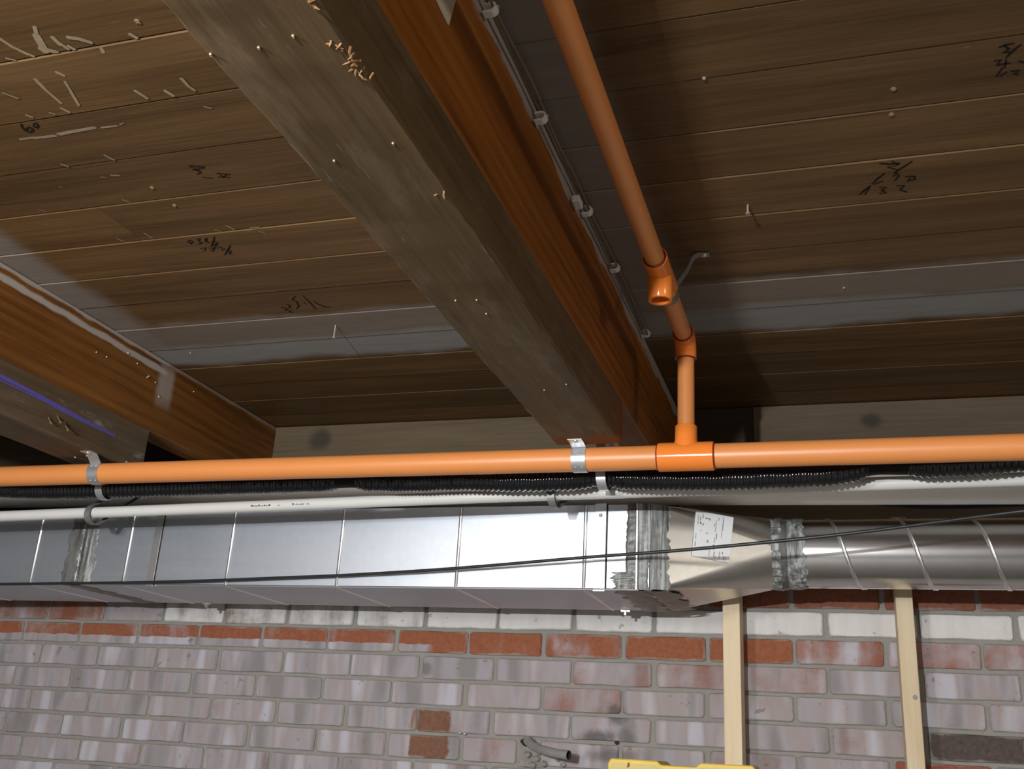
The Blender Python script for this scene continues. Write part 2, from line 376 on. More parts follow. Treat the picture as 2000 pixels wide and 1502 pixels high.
# ceiling boards: one mesh shared, tiny steps between neighbours
PW = .1455*ZC; seam0 = 1.041*ZC
planks = []
steps = {0: 0.0, 1: .0012, 2: .0004, 3: -.0006, 4: .0, 5: .0012, 6: .0022, 7: .0008, 8: .002, 9: .0004, 10: .0016, 11: .0004, 12: .0012, 13: .0}
pme = {}
def plank_mesh(wd, ln):
    k = (round(wd, 4), round(ln, 4))
    if k not in pme:
        mb = MB(); h = wd/2-.0008; b = .0016
        sec = [(-h, .0105), (-h, -.0085), (-h+b, -.0105), (h-b, -.0105), (h, -.0085), (h, .0105)]
        mb.prism([(-ln/2, y, z) for y, z in sec], (ln, 0, 0)); pme[k] = mesh_of('plank', mb, Vector((0, 0, 0)), M_PLANK, False, 0)
    return pme[k]
i0 = -int((seam0-Y0)/PW)-1
for i in range(i0, 14):                       # board i lies between seam i-1 and seam i
    ya = seam0+(i-1)*PW; yb = ya+PW; 
    if i == 13: yb = YW-.001
    z = ZC+.0105-steps.get(i, random.uniform(0, .002)); wd = yb-ya; yc = (ya+yb)/2
    cuts = {4: [X0, -1.275, X1], 1: [X0, .9, X1], 7: [X0, .75, X1]}.get(i, [X0, X1])
    for a, b in zip(cuts, cuts[1:]):
        o = place('plank', plank_mesh(wd, b-a-.001), ((a+b)/2, yc, z), ceiling); planks.append((ya, yb, a, b, z-.0105, o))
def plank_at(p):
    for q in planks:
        if q[0] <= p.y < q[1] and q[2] <= p.x < q[3]: return q
    return planks[-1]

# bricks: rows measured from the bed joints, each brick its own object
def brick_mesh(L, hgt, seed):
    r = random.Random(seed); mb = MB(); a = L/2; b = hgt/2; j = lambda s: r.uniform(-s, s)
    e = lambda: .0035+r.uniform(0, .004)
    ring = [(-a+j(.001), -b+e()), (-a+e(), -b), (-a*.3, -b+j(.0018)), (a*.35, -b+j(.0018)), (a-e(), -b), (a+j(.001), -b+e()), (a+j(.001), b-e()), (a-e(), b), (a*.3, b+j(.0018)), (-a*.35, b+j(.0018)), (-a+e(), b), (-a+j(.001), b-e())]
    rows = [[(x, .05, z) for x, z in ring], [(x, .003, z) for x, z in ring], [(x*(1-.003/a), -.0005+j(.0010), z*(1-.0022/b)) for x, z in ring]]
    mb.grid(rows, close_u=True); n = len(mb.v); mb.f.append(tuple(range(n-12, n)))
    return mesh_of('brick', mb, Vector((0, 0, 0)), M_BRICK, False, 0)
BL, BH = .2035, .0595
bms = [brick_mesh(BL, BH, s) for s in range(10)]
def white_of(m):
    c = m.copy(); c.materials.clear(); c.materials.append(M_BRICKW); return c
bmw = [white_of(m) for m in bms]
rb = random.Random(21)
for k in range(-4, 9):
    zt = .304-.0675*(k-1)+(-.0675 if False else 0); zc = zt-.0675/2-.0005
    ref = -.965 if k % 2 else -.885
    for j in range(-12, 13):
        xc = ref+.2125*j+.10625+rb.uniform(-.003, .003)
        if xc < X0+.1 or xc > 1.75: continue
        short = k == 5 and abs(xc+.859) < .03          # cut short beside the conduit
        red = (.31+rb.uniform(-.05, .05), .16+rb.uniform(-.02, .02), .13); al = .68+rb.uniform(-.13, .16)
        if xc > -.95: al -= .02+rb.uniform(0, .08); red = (.36, .17, .135)
        ms = bms
        if k == 1:
            red = (.36, .105, .045); al = .10+rb.uniform(0, .25) if xc < -.1 else .33+rb.uniform(0, .22)
            if xc < -2.2: al = .3
        elif k == 0:
            if xc > -1.15: ms = bmw; al = 1.0 if xc < .2 else .62
            elif xc > -1.9: ms = bmw; al = .50+rb.uniform(-.05, .1); red = (.16, .07, .04)
            else: al = .42+rb.uniform(-.15, .25); red = (.30, .10, .05)
        elif k < 0: red = (.28, .09, .05); al = .12
        if k == 4 and .18 < xc < .42: red = (.07, .06, .06); al = .2
        if k == 5 and .1 < xc < .3: red = (.36, .09, .06); al = .2
        if k in (4, 5) and -1.2 < xc < -.9: red = (.22, .10, .06)
        o = place('brick', brick_mesh(.147, BH, 99) if short else rb.choice(ms), (xc-.0285 if short else xc, YW, zc), wall); o.color = (*red, al)

# rim boards closing the joist bays over the brick wall
struct(obj('trim_1', MB().box(XL+.001, XJ-.072, 2.626, 2.655, .588, ZC-.003), M_RIM_L, bevel=.001))
struct(obj('trim_2', MB().box(-.196, X1-.001, 2.626, 2.655, .588, ZC-.003), M_RIM_R, bevel=.001))
struct(obj('trim_5', MB().box(-.39, X1-.001, 2.604, 2.6255, .588, .640), M_SILL_LIT, bevel=.001))  # strip brightened by its colour in place of ambient light
struct(obj('trim_3', MB().box(XJ+.001, -.197, 2.628, 2.655, .588, ZC-.003), M_RIM_SHADE, bevel=.001))  # separate dark board, shade beside the riser put into its colour
struct(obj('trim_4', MB().box(X0+.001, XL-.072, 2.628, 2.655, .588, ZC-.003), M_RIM_SHADE, bevel=.001))

# ------------------------------------------------------------------ joists and old beams
def timber(name, x0, x1, y0, y1, z0, z1, mat, label, cat, jit=.0016, step=.06, seed=1):
    r = random.Random(seed); n = int((y1-y0)/step); rows = []; b = .004
    for k in range(n+1):
        y = y0+(y1-y0)*k/n; j = lambda: r.uniform(-jit, jit)
        rows.append([(x0+b+j(), y, z0+j()*.08), (x1-b+j(), y, z0+j()*.08), (x1+j()*.5, y, z0+b+j()), (x1, y, z1), (x0, y, z1), (x0+j()*.5, y, z0+b+j())])
    mb = MB().grid(rows, close_u=True); N = len(mb.v)
    mb.f.append((5, 4, 3, 2, 1, 0)); mb.f.append(tuple(range(N-6, N)))
    return tag(obj(name, mb, mat, smooth=30), label, cat)
joist_c = timber('floor_joist', XJ-.07, XJ, Y0+.02, 2.655, .669, ZC-.004, M_JOIST_C, 'orange-brown wooden joist above the wide old beam, white clips along its top', 'joist', .0008, seed=3)
beam_c = timber('timber_beam', -.529, XJ, Y0+.02, 1.889, .585, .6685, M_BEAM, 'wide weathered grey-brown beam crossing the middle of the ceiling', 'beam', .0022, .03, seed=4)
joist_l = timber('floor_joist', XL-.07, XL, Y0+.02, 2.655, .707, ZC-.004, M_JOIST_L, 'orange wooden joist with pale paint streaks, above the blue chalk line', 'joist', .0008, seed=5)
beam_l = timber('timber_beam', -1.77, XL, Y0+.02, 2.045, .598, .7065, M_BEAM_L, 'dark old beam with a blue chalk line on its side', 'beam', .0022, .03, seed=6)
joist_o = None

def poly_on(fn, pts, wd, plane, off):
    """flat ribbon of width wd along traced points lying on a real plane"""
    P = [fn(p) for p in pts]; P = [p+Vector(off) for p in P]; nrm = Vector(plane); L = []; R = []
    for k, p in enumerate(P):
        t = (P[min(k+1, len(P)-1)]-P[max(k-1, 0)]).normalized(); s = nrm.cross(t)
        tw = wd*(.55 if k in (0, len(P)-1) else 1)
        L.append(p+s*tw/2); R.append(p-s*tw/2)
    return L, R
def ribbon(mb, fn, pts, wd, plane, off):
    L, R = poly_on(fn, pts, wd, plane, off); return mb.grid([L, R])

# blue chalk line on the left beam
mb = MB(); ribbon(mb, lambda p: atX(p[0], p[1], XL), [(-60, 700), (0, 734), (60, 765), (120, 797), (180, 830), (225, 852)], .008, (1, 0, 0), (.0015, 0, 0))
ribbon(mb, lambda p: atX(p[0], p[1], XL), [(-60, 712), (0, 743), (40, 762), (90, 786), (150, 818), (200, 842)], .003, (1, 0, 0), (.0018, 0, 0))
obj('chalk_line', mb, M_BLUE, beam_l)['label'] = 'blue chalk line'

def nail(parent, p, d, ln, r=.0016, mat=M_NAIL, head=True, name='nail'):
    p = Vector(p); d = Vector(d).normalized(); mb = MB()
    pr = [(-.004, r), (ln, r), (ln, r*2.1), (ln+.0016, r*2.1), (ln+.0018, 0)] if head else [(-.004, r), (ln, r), (ln+.002, 0)]
    mb.lathe(p, d, pr, 10); return obj(name, mb, mat, parent, smooth=True)
def screw(parent, p, d, r=.0045, mat=M_SCREW):
    p = Vector(p); d = Vector(d).normalized()
    return obj('screw', MB().lathe(p, d, [(-.001, r*.6), (0, r), (.0012, r), (.0022, r*.6), (.0014, r*.3), (.0012, 0)], 10), mat, parent, smooth=True)

for (px, py, dx, dy, ln) in ((95, 806, .6, -.2, .012), (112, 802, .6, -.25, .016), (125, 814, .7, -.3, .02)):
    nail(beam_l, atX(px, py+10, XL), (.75, -.1, -.9), ln*1.3, .0014, M_SCREW)
for (px, py) in ((250, 690), (290, 735), (303, 747), (188, 688), (208, 697), (268, 710), (378, 765), (310, 775), (287, 737)):
    screw(joist_l, atX(px, py, XL), (1, 0, 0), .0022, M_NAIL)
for (px, py) in ((147, 893), (170, 890), (247, 902)):
    screw(beam_l, atZ(px, py, .598), (0, 0, -1), .003, M_NAIL)
for (px, py) in ((573, 69), (506, 92), (653, 313), (768, 279), (931, 585), (890, 586), (1063, 761), (950, 612), (1106, 750), (412, 105)):
    screw(beam_c, atZ(px, py, .585), (0, 0, -1), .0018, M_SCREW)
# torn splinters along the beam's lower right arris
rs = random.Random(5)
for (px, py, n) in ((650, 84, 3), (668, 92, 3), (700, 130, 5), (712, 142, 4), (690, 112, 4), (858, 375, 3), (612, 5, 3)):
    mb = MB(); c = atZ(px, py, .585)
    for q in range(n):
        o = c+Vector((rs.uniform(-.006, .006), rs.uniform(-.006, .006), 0)); d = Vector((rs.uniform(-1, 1), rs.uniform(-.6, .6), rs.uniform(-1.2, -.2))).normalized()
        mb.tube([o-d*.002+Vector((0, 0, .001)), o+d*.003, o+d*.006+Vector((rs.uniform(-.003, .003), 0, 0))], [.0015, .0012, .0003], 5)
    obj('splinter', mb, M_SPLINT, beam_c)
# paper scrap on the joist
p = [atX(*q, XJ) for q in ((845, -30), (892, -30), (888, 0), (874, 50), (858, 18), (848, -4))]
tag(obj('paper_scrap', MB().prism([q+Vector((.0005, 0, 0)) for q in p], (.0012, 0, 0)), M_PAPER), 'pale triangular paper scrap stuck on the orange-brown joist', 'paper')

# ------------------------------------------------------------------ handwriting and dried paint on the boards
def pl(p): return atZ(p[0], p[1], ZC)
def crop(o, s, strokes): return [[(o[0]+x/s, o[1]+y/s) for x, y in st] for st in strokes]
S = 2.857
WR = [crop((0, 0), S, [[(120, 688), (122, 705), (140, 728), (165, 738), (182, 730), (182, 716), (165, 708), (150, 716), (152, 728)], [(186, 692), (205, 685), (214, 700), (206, 714), (192, 708), (186, 692)]]),
      crop((0, 0), S, [[(1055, 922), (1100, 928), (1145, 930)], [(1072, 948), (1140, 936)], [(1085, 945), (1122, 962), (1098, 972)], [(1060, 928), (1122, 956)], [(1128, 988), (1190, 993)], [(1208, 966), (1288, 972)], [(1215, 985), (1288, 990)], [(1222, 966), (1245, 988), (1268, 970)]]),
      crop((0, 0), S, [[(1043, 1350), (1062, 1338), (1078, 1348), (1060, 1360), (1048, 1350)], [(1092, 1335), (1118, 1328), (1108, 1345), (1128, 1352), (1108, 1362)], [(1140, 1340), (1152, 1328), (1150, 1350), (1170, 1352)], [(1197, 1318), (1190, 1350), (1178, 1378)], [(1188, 1348), (1216, 1352), (1196, 1372), (1222, 1372)], [(1118, 1386), (1150, 1380), (1140, 1398)], [(1160, 1378), (1186, 1400), (1202, 1378), (1180, 1386)], [(1212, 1384), (1235, 1378), (1244, 1396), (1255, 1384)], [(1287, 1368), (1272, 1395), (1254, 1424)], [(1262, 1396), (1290, 1400), (1280, 1416), (1306, 1420)]]),
      crop((380, 380), 4.29, [[(720, 950), (760, 945), (775, 962), (755, 970)], [(768, 965), (800, 972), (805, 988), (830, 990)], [(765, 915), (800, 925), (790, 948), (830, 958)], [(845, 850), (818, 880), (856, 896), (875, 935), (850, 958)], [(905, 843), (965, 900), (1020, 962)], [(1000, 888), (1030, 915), (1060, 925), (1095, 940), (1142, 945)], [(912, 895), (935, 918)]]),
      crop((1300, 0), S, [[(1080, 1086), (1110, 1060), (1145, 1034)], [(1110, 1086), (1142, 1040)], [(1190, 1046), (1232, 1044), (1206, 1060), (1232, 1076), (1190, 1078)], [(1285, 1036), (1332, 1034), (1308, 1058), (1350, 1072)], [(1150, 1026), (1190, 990), (1226, 964)], [(1160, 1028), (1215, 1008)], [(1268, 985), (1290, 964), (1302, 980), (1278, 1008)], [(1335, 984), (1388, 982), (1392, 1000), (1350, 1010), (1365, 990)], [(1192, 910), (1250, 915), (1312, 908)], [(1262, 898), (1300, 918), (1240, 932), (1300, 948)], [(1378, 898), (1330, 928), (1272, 966)]]),
      crop((1300, 0), S, [[(1858, 264), (1900, 248), (1948, 240)], [(1888, 252), (1916, 272), (1884, 292), (1925, 288)], [(1985, 244), (1940, 280), (1898, 322)], [(1832, 340), (1870, 334), (1848, 362), (1926, 350)], [(1900, 332), (1892, 378)], [(1842, 428), (1882, 374)], [(1862, 424), (1908, 398)], [(1922, 396), (1976, 392), (1942, 412), (1972, 414)], [(1968, 338), (2010, 352)]])]
WRL = ['black figure sixty written upside down', 'black scribbled marks', 'black handwritten measurement in two lines', 'black handwritten measurement with a slash', 'black handwritten measurement in three lines', 'black handwritten measurement at the right edge']
for st, lb in zip(WR, WRL):
    allp = [pl(p) for s_ in st for p in s_]; cen = sum(allp, Vector())/len(allp); q = plank_at(cen); mb = MB()
    for s_ in st: ribbon(mb, lambda p: atZ(p[0], p[1], q[4]), s_, .0044, (0, 0, -1), (0, 0, -.0005))
    o = obj('marker_writing', mb, M_INK, q[5]); o['label'] = lb
drips = [(0, 215, 60, 255, 22), (60, 255, 150, 300, 20), (150, 298, 185, 312, 20), (195, 150, 205, 200, 22), (205, 200, 250, 280, 44), (235, 270, 310, 290, 40), (295, 205, 335, 245, 24), (330, 235, 380, 270, 20), (385, 255, 415, 272, 22), (385, 205, 450, 215, 28), (450, 215, 505, 232, 26), (545, 240, 575, 285, 22), (730, 188, 760, 205, 24), (755, 110, 780, 125, 14), (200, 438, 250, 490, 24), (250, 490, 340, 570, 18), (320, 398, 355, 415, 24), (365, 450, 400, 510, 18), (400, 510, 440, 580, 18), (345, 598, 385, 618, 20), (150, 635, 180, 648, 18), (280, 622, 305, 630, 14), (758, 500, 820, 540, 22), (925, 500, 965, 525, 24), (1015, 432, 1050, 470, 22), (1050, 470, 1085, 495, 18), (115, 775, 190, 765, 18), (190, 768, 310, 755, 22), (330, 745, 420, 728, 30), (420, 728, 525, 710, 30), (570, 708, 650, 700, 18), (670, 690, 690, 684, 10), (585, 862, 635, 888, 16), (345, 912, 380, 925, 16), (620, 978, 662, 980, 16), (560, 988, 590, 990, 8), (685, 1115, 735, 1135, 14), (220, 1170, 300, 1195, 10), (805, 1300, 850, 1328, 14), (655, 1330, 685, 1345, 12), (1265, 1258, 1305, 1278, 14), (1200, 1280, 1230, 1292, 14), (1400, 1270, 1445, 1266, 16), (1450, 1288, 1475, 1296, 12), (1380, 1282, 1395, 1286, 10), (20, 510, 100, 540, 14), (330, 1040, 345, 1045, 8), (1140, 590, 1180, 600, 12), (40, 320, 90, 335, 16)]
byp = {}
for x1, y1, x2, y2, wd in drips:
    a = pl((x1/S, y1/S)); b = pl((x2/S, y2/S)); q = plank_at((a+b)/2)
    byp.setdefault(q[5].name, (q, []))[1].append((a, b, wd/S/1978*2.3))
for q, L in byp.values():
    mb = MB()
    for di, (a, b, wd) in enumerate(L):
        t = (b-a); ln = t.length; t = t.normalized(); s_ = Vector((0, 0, -1)).cross(t); ring = []; N = 12
        for k in range(N):
            an = 2*PI*k/N; rx = ln/2+wd*.4; ry = wd*.36
            p_ = (a+b)/2+t*((1 if math.cos(an) > 0 else -1)*ln/2+math.cos(an)*ry)+s_*math.sin(an)*ry*rs.uniform(.85, 1.1); p_.y = min(max(p_.y, q[0]+.0015), q[1]-.0015); p_.z = q[4]-.0004-.0001*di; ring.append(p_)
        mb.f.append(tuple(range(len(mb.v), len(mb.v)+N))); mb.v += [tuple(p_) for p_ in ring]
    o = obj('paint_splashes', mb, M_DRIPS, q[5]); o['kind'] = 'stuff'
# nails and screws left in the boards
def ceil_part(px, py): p = pl((px, py)); q = plank_at(p); p.z = q[4]; return p, q[5]
for px, py, ln in ((655.8, 634, .030), (1460.3, 399, .0155)):
    p, q = ceil_part(px, py); nail(q, p, (-.02, -.02, -1), ln, .0019, M_NAIL)
for px, py in ((1745, 174), (1741, 223), (297, 367), (341, 401), (268, 41)):
    p, q = ceil_part(px, py); screw(q, p, (0, 0, -1), .0042)
for px, py in ((1648, 560), (372, 689), (1375, 152)):
    p, q = ceil_part(px, py); screw(q, p, (0, 0, -1), .003, M_NAIL)

# ------------------------------------------------------------------ orange sprinkler pipework
YP, ZP, RP = 1.907, .558, .02415
XR = -.2714; RB = .0167; ZB = .803
spr = thing('sprinkler_pipe', 'orange plastic sprinkler pipe with tees and a riser, below the beams', 'pipe', (XR, YP, ZP-RP))
xt0, xt1 = -.325, -.2175
obj('main_pipe', MB().tube([(X0+.02, YP, ZP), (-2.2, YP, ZP), (-1, YP, ZP), (xt0+.01, YP, ZP)], RP, 40), M_PIPE, spr, smooth=True)
obj('main_pipe', MB().tube([(xt1-.01, YP, ZP), (.5, YP, ZP), (X1-.02, YP, ZP)], RP, 40), M_PIPE, spr, smooth=True)
RT = .0285
tee = MB().lathe((xt0, YP, ZP), (1, 0, 0), [(0, RP-.001), (0, RT-.001), (.001, RT), (xt1-xt0-.001, RT), (xt1-xt0, RT-.001), (xt1-xt0, RP-.001)], 40)
tee.lathe((XR, YP, ZP), (0, 0, 1), [(.015, .0235), (RT-.002, .0235), (RT+.003, .0222), (RT+.006, .0218), (.060, .0218), (.062, .0208), (.062, RB-.001)], 32)
teeo = obj('tee_fitting', tee, M_FIT, spr, smooth=35)
for x in (xt0-.0006, xt1+.0006): obj('glue_ring', MB().ringtorus((x, YP, ZP), (1, 0, 0), RP+.0012, .0020), M_GLUE, teeo, smooth=True)
obj('riser_pipe', MB().tube([(XR, YP, ZP+.05), (XR, YP, .70), (XR, YP, ZB-.03)], RB, 32), M_PIPE, spr, smooth=True)
# ninety degree elbow
RE = .0212; arc = [(XR, YP, ZB-.040), (XR, YP, ZB-.024)]+[(XR, YP-.024+.024*math.cos(a), ZB-.024+.024*math.sin(a)) for a in [k*PI/16 for k in range(1, 8)]]+[(XR, YP-.024, ZB), (XR, YP-.042, ZB)]
elb = obj('elbow_fitting', MB().tube(arc, RE, 32), M_FIT, spr, smooth=50)
obj('glue_ring', MB().ringtorus((XR, YP, ZB-.0405), (0, 0, 1), RB+.0018, .0019), M_GLUE, elb, smooth=True)
obj('glue_ring', MB().ringtorus((XR, YP-.0425, ZB), (0, 1, 0), RB+.0018, .0019), M_GLUE, elb, smooth=True)
yt0, yt1, ytc = 1.535, 1.655, 1.595
obj('branch_pipe', MB().tube([(XR, YP-.035, ZB), (XR, 1.75, ZB), (XR, yt1-.01, ZB)], RB, 32), M_PIPE, spr, smooth=True)
obj('branch_pipe', MB().tube([(XR, Y0+.02, ZB), (XR, 0, ZB), (XR, yt0+.01, ZB)], RB, 32), M_PIPE, spr, smooth=True)
t2 = MB().lathe((XR, yt0, ZB), (0, 1, 0), [(0, RB-.001), (0, RE+.0006), (yt1-yt0, RE+.0006), (yt1-yt0, RB-.001)], 32)
t2.lathe((XR, ytc, ZB), (0, 0, -1), [(.012, RE+.0004), (.052, RE+.0004), (.054, RE-.001), (.054, .0158), (.030, .0150), (.028, 0.0)], 32)
t2o = obj('tee_fitting', t2, M_FIT, spr, smooth=35)
for y in (yt0-.0006, yt1+.0006): obj('glue_ring', MB().ringtorus((XR, y, ZB), (0, 1, 0), RB+.0016, .0018), M_GLUE, t2o, smooth=True)

# galvanised straps that hold the main pipe to the beams
def pipe_strap(x, zb, label):
    t = thing('pipe_strap', label, 'strap', (x, YP, ZP-RP), 'straps on the main orange pipe')
    r = RP+.0006; prof = [(YP-.058, zb-.0006), (YP-.040, zb-.0006), (YP-.034, zb-.002)]
    a0 = math.radians(128)
    for k in range(0, 25):
        a = a0+(math.radians(405)-a0)*k/24; prof.append((YP+r*math.cos(a), ZP+r*math.sin(a)))
    obj('strap_band', MB().band([(x, y, z) for y, z in prof], .029, .0016), M_STRAP, t, smooth=30)
    scr = obj('screw', MB().lathe((x, YP-.048, zb-.0022), (0, 0, -1), [(0, .0058), (.0015, .0055), (.003, .003), (.0022, .0016), (.0022, 0)], 14), M_NAIL, t, smooth=True)
    for s_ in (-.007, .007):
        for an in (150, 232):
            a = math.radians(an); d = Vector((0, math.cos(a), math.sin(a)))
            obj('rivet', MB().lathe(Vector((x+s_, YP, ZP))+d*(r+.0014), d, [(0, .0024), (.0012, .0016), (.0016, 0)], 8), M_NAIL, t, smooth=True)
pipe_strap(-.482, .585, 'shiny metal strap fixing the orange pipe under the middle beam')
pipe_strap(-1.636-.01, .598, 'shiny metal strap fixing the orange pipe under the chalk-marked beam')
# thin strap carrying the branch pipe from the ceiling
t = thing('pipe_hanger', 'thin grey metal strap hanging the orange branch pipe behind its open tee', 'hanger', (XR, 1.69, ZB-RB))
pts = []
for k in range(0, 21):
    a = math.radians(-200+k*12.5); pts.append((XR+(RB+.0008)*math.cos(a), 1.685, ZB+(RB+.0008)*math.sin(a)))
pts += [(XR+.030, 1.705, ZB+.055), (XR+.040, 1.72, ZC-.012), (XR+.048, 1.725, ZC-.004), (XR+.07, 1.728, ZC-.0035)]
obj('strap_band', MB().band(pts, .018, -.0014, wdir=(0, 1, 0)), M_STRAPD, t, smooth=30)
obj('screw', MB().lathe((XR+.060, 1.728, ZC-.0048), (0, 0, -1), [(0, .0055), (.002, .005), (.0035, .002), (.0036, 0)], 12), M_NAIL, t, smooth=True)

# ------------------------------------------------------------------ black insulated line below the orange pipe
YH = 1.995
def interp(pts, n):
    pts = [Vector(p) for p in pts]; out = []
    for k in range(len(pts)-1):
        p0 = pts[max(k-1, 0)]; p1 = pts[k]; p2 = pts[k+1]; p3 = pts[min(k+2, len(pts)-1)]
        for j in range(n):
            t_ = j/n; out.append(.5*((2*p1)+(p2-p0)*t_+(2*p0-5*p1+4*p2-p3)*t_*t_+(3*p1-p0-3*p2+p3)*t_**3))
    out.append(pts[-1]); return out
hose = thing('insulated_line', 'glossy black ribbed insulated line sagging below the orange pipe', 'insulated pipe', atY(1000, 960, YH))
hp = [(-700, 978), (-300, 962), (-60, 954), (60, 957), (200, 956), (350, 951), (500, 946), (660, 941), (690, 940), (800, 942), (900, 939), (1000, 941), (1100, 939), (1172, 934), (1250, 937), (1400, 937), (1500, 933), (1620, 927), (1705, 913), (1775, 912), (1900, 907), (2000, 898), (2200, 884), (2600, 866)]
axis = interp([atY(px, py-2, YH) for px, py in hp], 60)
obj('core_line', MB().tube(axis[::12], .017, 14), M_TAPE, hose, smooth=True)
def sleeve(x0, x1, seed):
    r = random.Random(seed); P = [p for p in axis if x0 <= p.x <= x1]
    # resample at 2.2 mm
    Q = [P[0]]; 
    for p in P[1:]:
        while (p-Q[-1]).length > .0022: Q.append(Q[-1]+(p-Q[-1]).normalized()*.0022)
    seg = 18; rows = []; n = len(Q); ph = 0; per = .0092
    for k, p in enumerate(Q):
        t_ = (Q[min(k+3, n-1)]-Q[max(k-3, 0)]).normalized(); nx = Vector((0, 0, 1)).cross(t_).normalized(); ny = t_.cross(nx)
        ph += 2*PI*.0022/per*(1+.25*math.sin(k*.013+seed)); row = []
        endf = min(1, (k+4)/16, (n-k+3)/16)
        for j in range(seg):
            an = 2*PI*j/seg; rad = (.0222+.0017*math.sin(ph+an*1.0)+.0004*math.sin(an*5+k*.21)+r.uniform(-.0004, .0004))*(.70+.30*endf)
            row.append(p+nx*math.cos(an)*rad+ny*math.sin(an)*rad*1.04)
        rows.append(row)
    mb = MB().grid(rows, close_u=True); N = len(mb.v); mb.f.append(tuple(range(seg-1, -1, -1))); mb.f.append(tuple(range(N-seg, N)))
    return obj('ribbed_sleeve', mb, M_BLACK, hose, smooth=60)
sx = [atY(px, 945, YH).x for px in (-700, 662, 695, 1168, 1186, 1698, 1772, 2600)]
for k in range(4): sleeve(sx[2*k]+.001, sx[2*k+1]-.001, k+1)

# straps carrying the black line from the joists
def hose_strap(px, py, ztop, label):
    c = atY(px, py, YH); x = c.x; z = c.z; r = .0252
    t = thing('line_strap', label, 'strap', (x, YH, z-r), 'straps on the black insulated line')
    pts = [(x, YH-r, ztop), (x, YH-r, z+.03), (x, YH-r, z)]
    for k in range(1, 13):
        a = PI+PI*k/13; pts.append((x, YH+r*math.cos(a), z+r*math.sin(a)))
    pts += [(x, YH+r, z), (x, YH+r, ztop)]
    sh = [.006*(k/(len(pts)-1))-.003 for k in range(len(pts))]
    obj('strap_band', MB().band(pts, .020, .0014, sh), M_STRAP, t, smooth=30)
hose_strap(1180, 934, .669, 'short metal strap around the black line beside the middle beam')
hose_strap(207, 956, .707, 'short metal strap around the black line at the left, below the chalk-marked beam')

# ------------------------------------------------------------------ white pipe and grey-white drain pipe
YV, RV = 2.06, .0134
wp = interp([atY(px, py, YV) for px, py in ((-700, 1041), (-300, 1021), (0, 1008.5), (500, 989), (1000, 968.5), (1500, 952), (2000, 936), (2700, 914))], 8)
white = thing('white_pipe', 'thin white plastic pipe running in front of the duct top', 'pipe', atY(1000, 980, YV))
obj('pipe', MB().tube(wp, RV, 24), M_PVC, white, smooth=True)
def z_on(path, x):
    for a, b in zip(path, path[1:]):
        if a.x <= x <= b.x: return a.z+(b.z-a.z)*(x-a.x)/(b.x-a.x)
    return path[-1].z
mb = MB()
for xa, xb, dens in ((490, 528, .9), (533, 562, .35), (570, 604, .9)):
    A = atY(xa, 985, YV-RV).x; B = atY(xb, 985, YV-RV).x; x = A
    while x < B:
        wd = rs.uniform(.002, .006); hh = rs.uniform(.3, 1)
        if rs.random() < dens:
            z = z_on(wp, x); 
            a0 = math.radians(196); a1 = a0-math.radians(18*hh)
            mb.q(*[(xx, YV+(RV+.0003)*math.cos(a), z+(RV+.0003)*math.sin(a)) for xx, a in ((x, a0), (x+wd, a0), (x+wd+.001, a1), (x+.001, a1))])
        x += wd+.0015
pm = obj('printed_marking', mb, M_PRINT, white); pm['label'] = 'small dark printed lettering'; pm['kind'] = 'stuff'
YD, RD = 2.315, .0445
dl = atY(0, 991, YD-.005); dr = atY(2000, 984, YD-.005); k = (dr.z-dl.z)/(dr.x-dl.x); dz = lambda x: dl.z+k*(x-dl.x)+RD+.0012
tag(obj('drain_pipe', MB().tube([(x, YD, dz(x)) for x in (X0+.02, -2, -1, 0, 1, X1-.02)], RD, 40), M_DRAIN, smooth=True), 'large grey-white drain pipe behind the black line, sloping above the duct', 'pipe')

# strap loops around white pipe and drain pipe
def loop(px, py, label):
    c = atY(px, py, YV-RV); x = c.x; zc = z_on(wp, x); zd = dz(x); pts = []; sh = []
    c1 = Vector((YV+.004, zc-.004)); r1 = RV+.0105; c2 = Vector((2.272, zd+.028)); r2 = .004
    d = (c2-c1); L = d.length; base = math.atan2(d.y, d.x); off = math.acos((r1-r2)/L)
    N = 14
    for q in range(N+1):       # around the small pipe, from its front side to its back side
        a = base+off+(2*PI-2*off)*q/N; pts.append((x, c1.x+r1*math.cos(a), c1.y+r1*math.sin(a)))
    for q in range(N+1):
        a = base-off+(2*off)*q/N; pts.append((x, c2.x+r2*math.cos(a), c2.y+r2*math.sin(a)))
    for p_ in pts: sh.append((p_[1]-YV)*.16)
    t = thing('pipe_loop', label, 'hanger', (x, YV, zc-.03), 'strap loops on the white pipe')
    obj('strap_band', MB().band(pts, .016, .0016, sh, closed=True), M_STRAPD, t, smooth=30)
loop(1080, 966, 'dull grey strap loop around the white pipe near the duct joint')
loop(176, 1000, 'dull grey strap loop around the white pipe at the left')

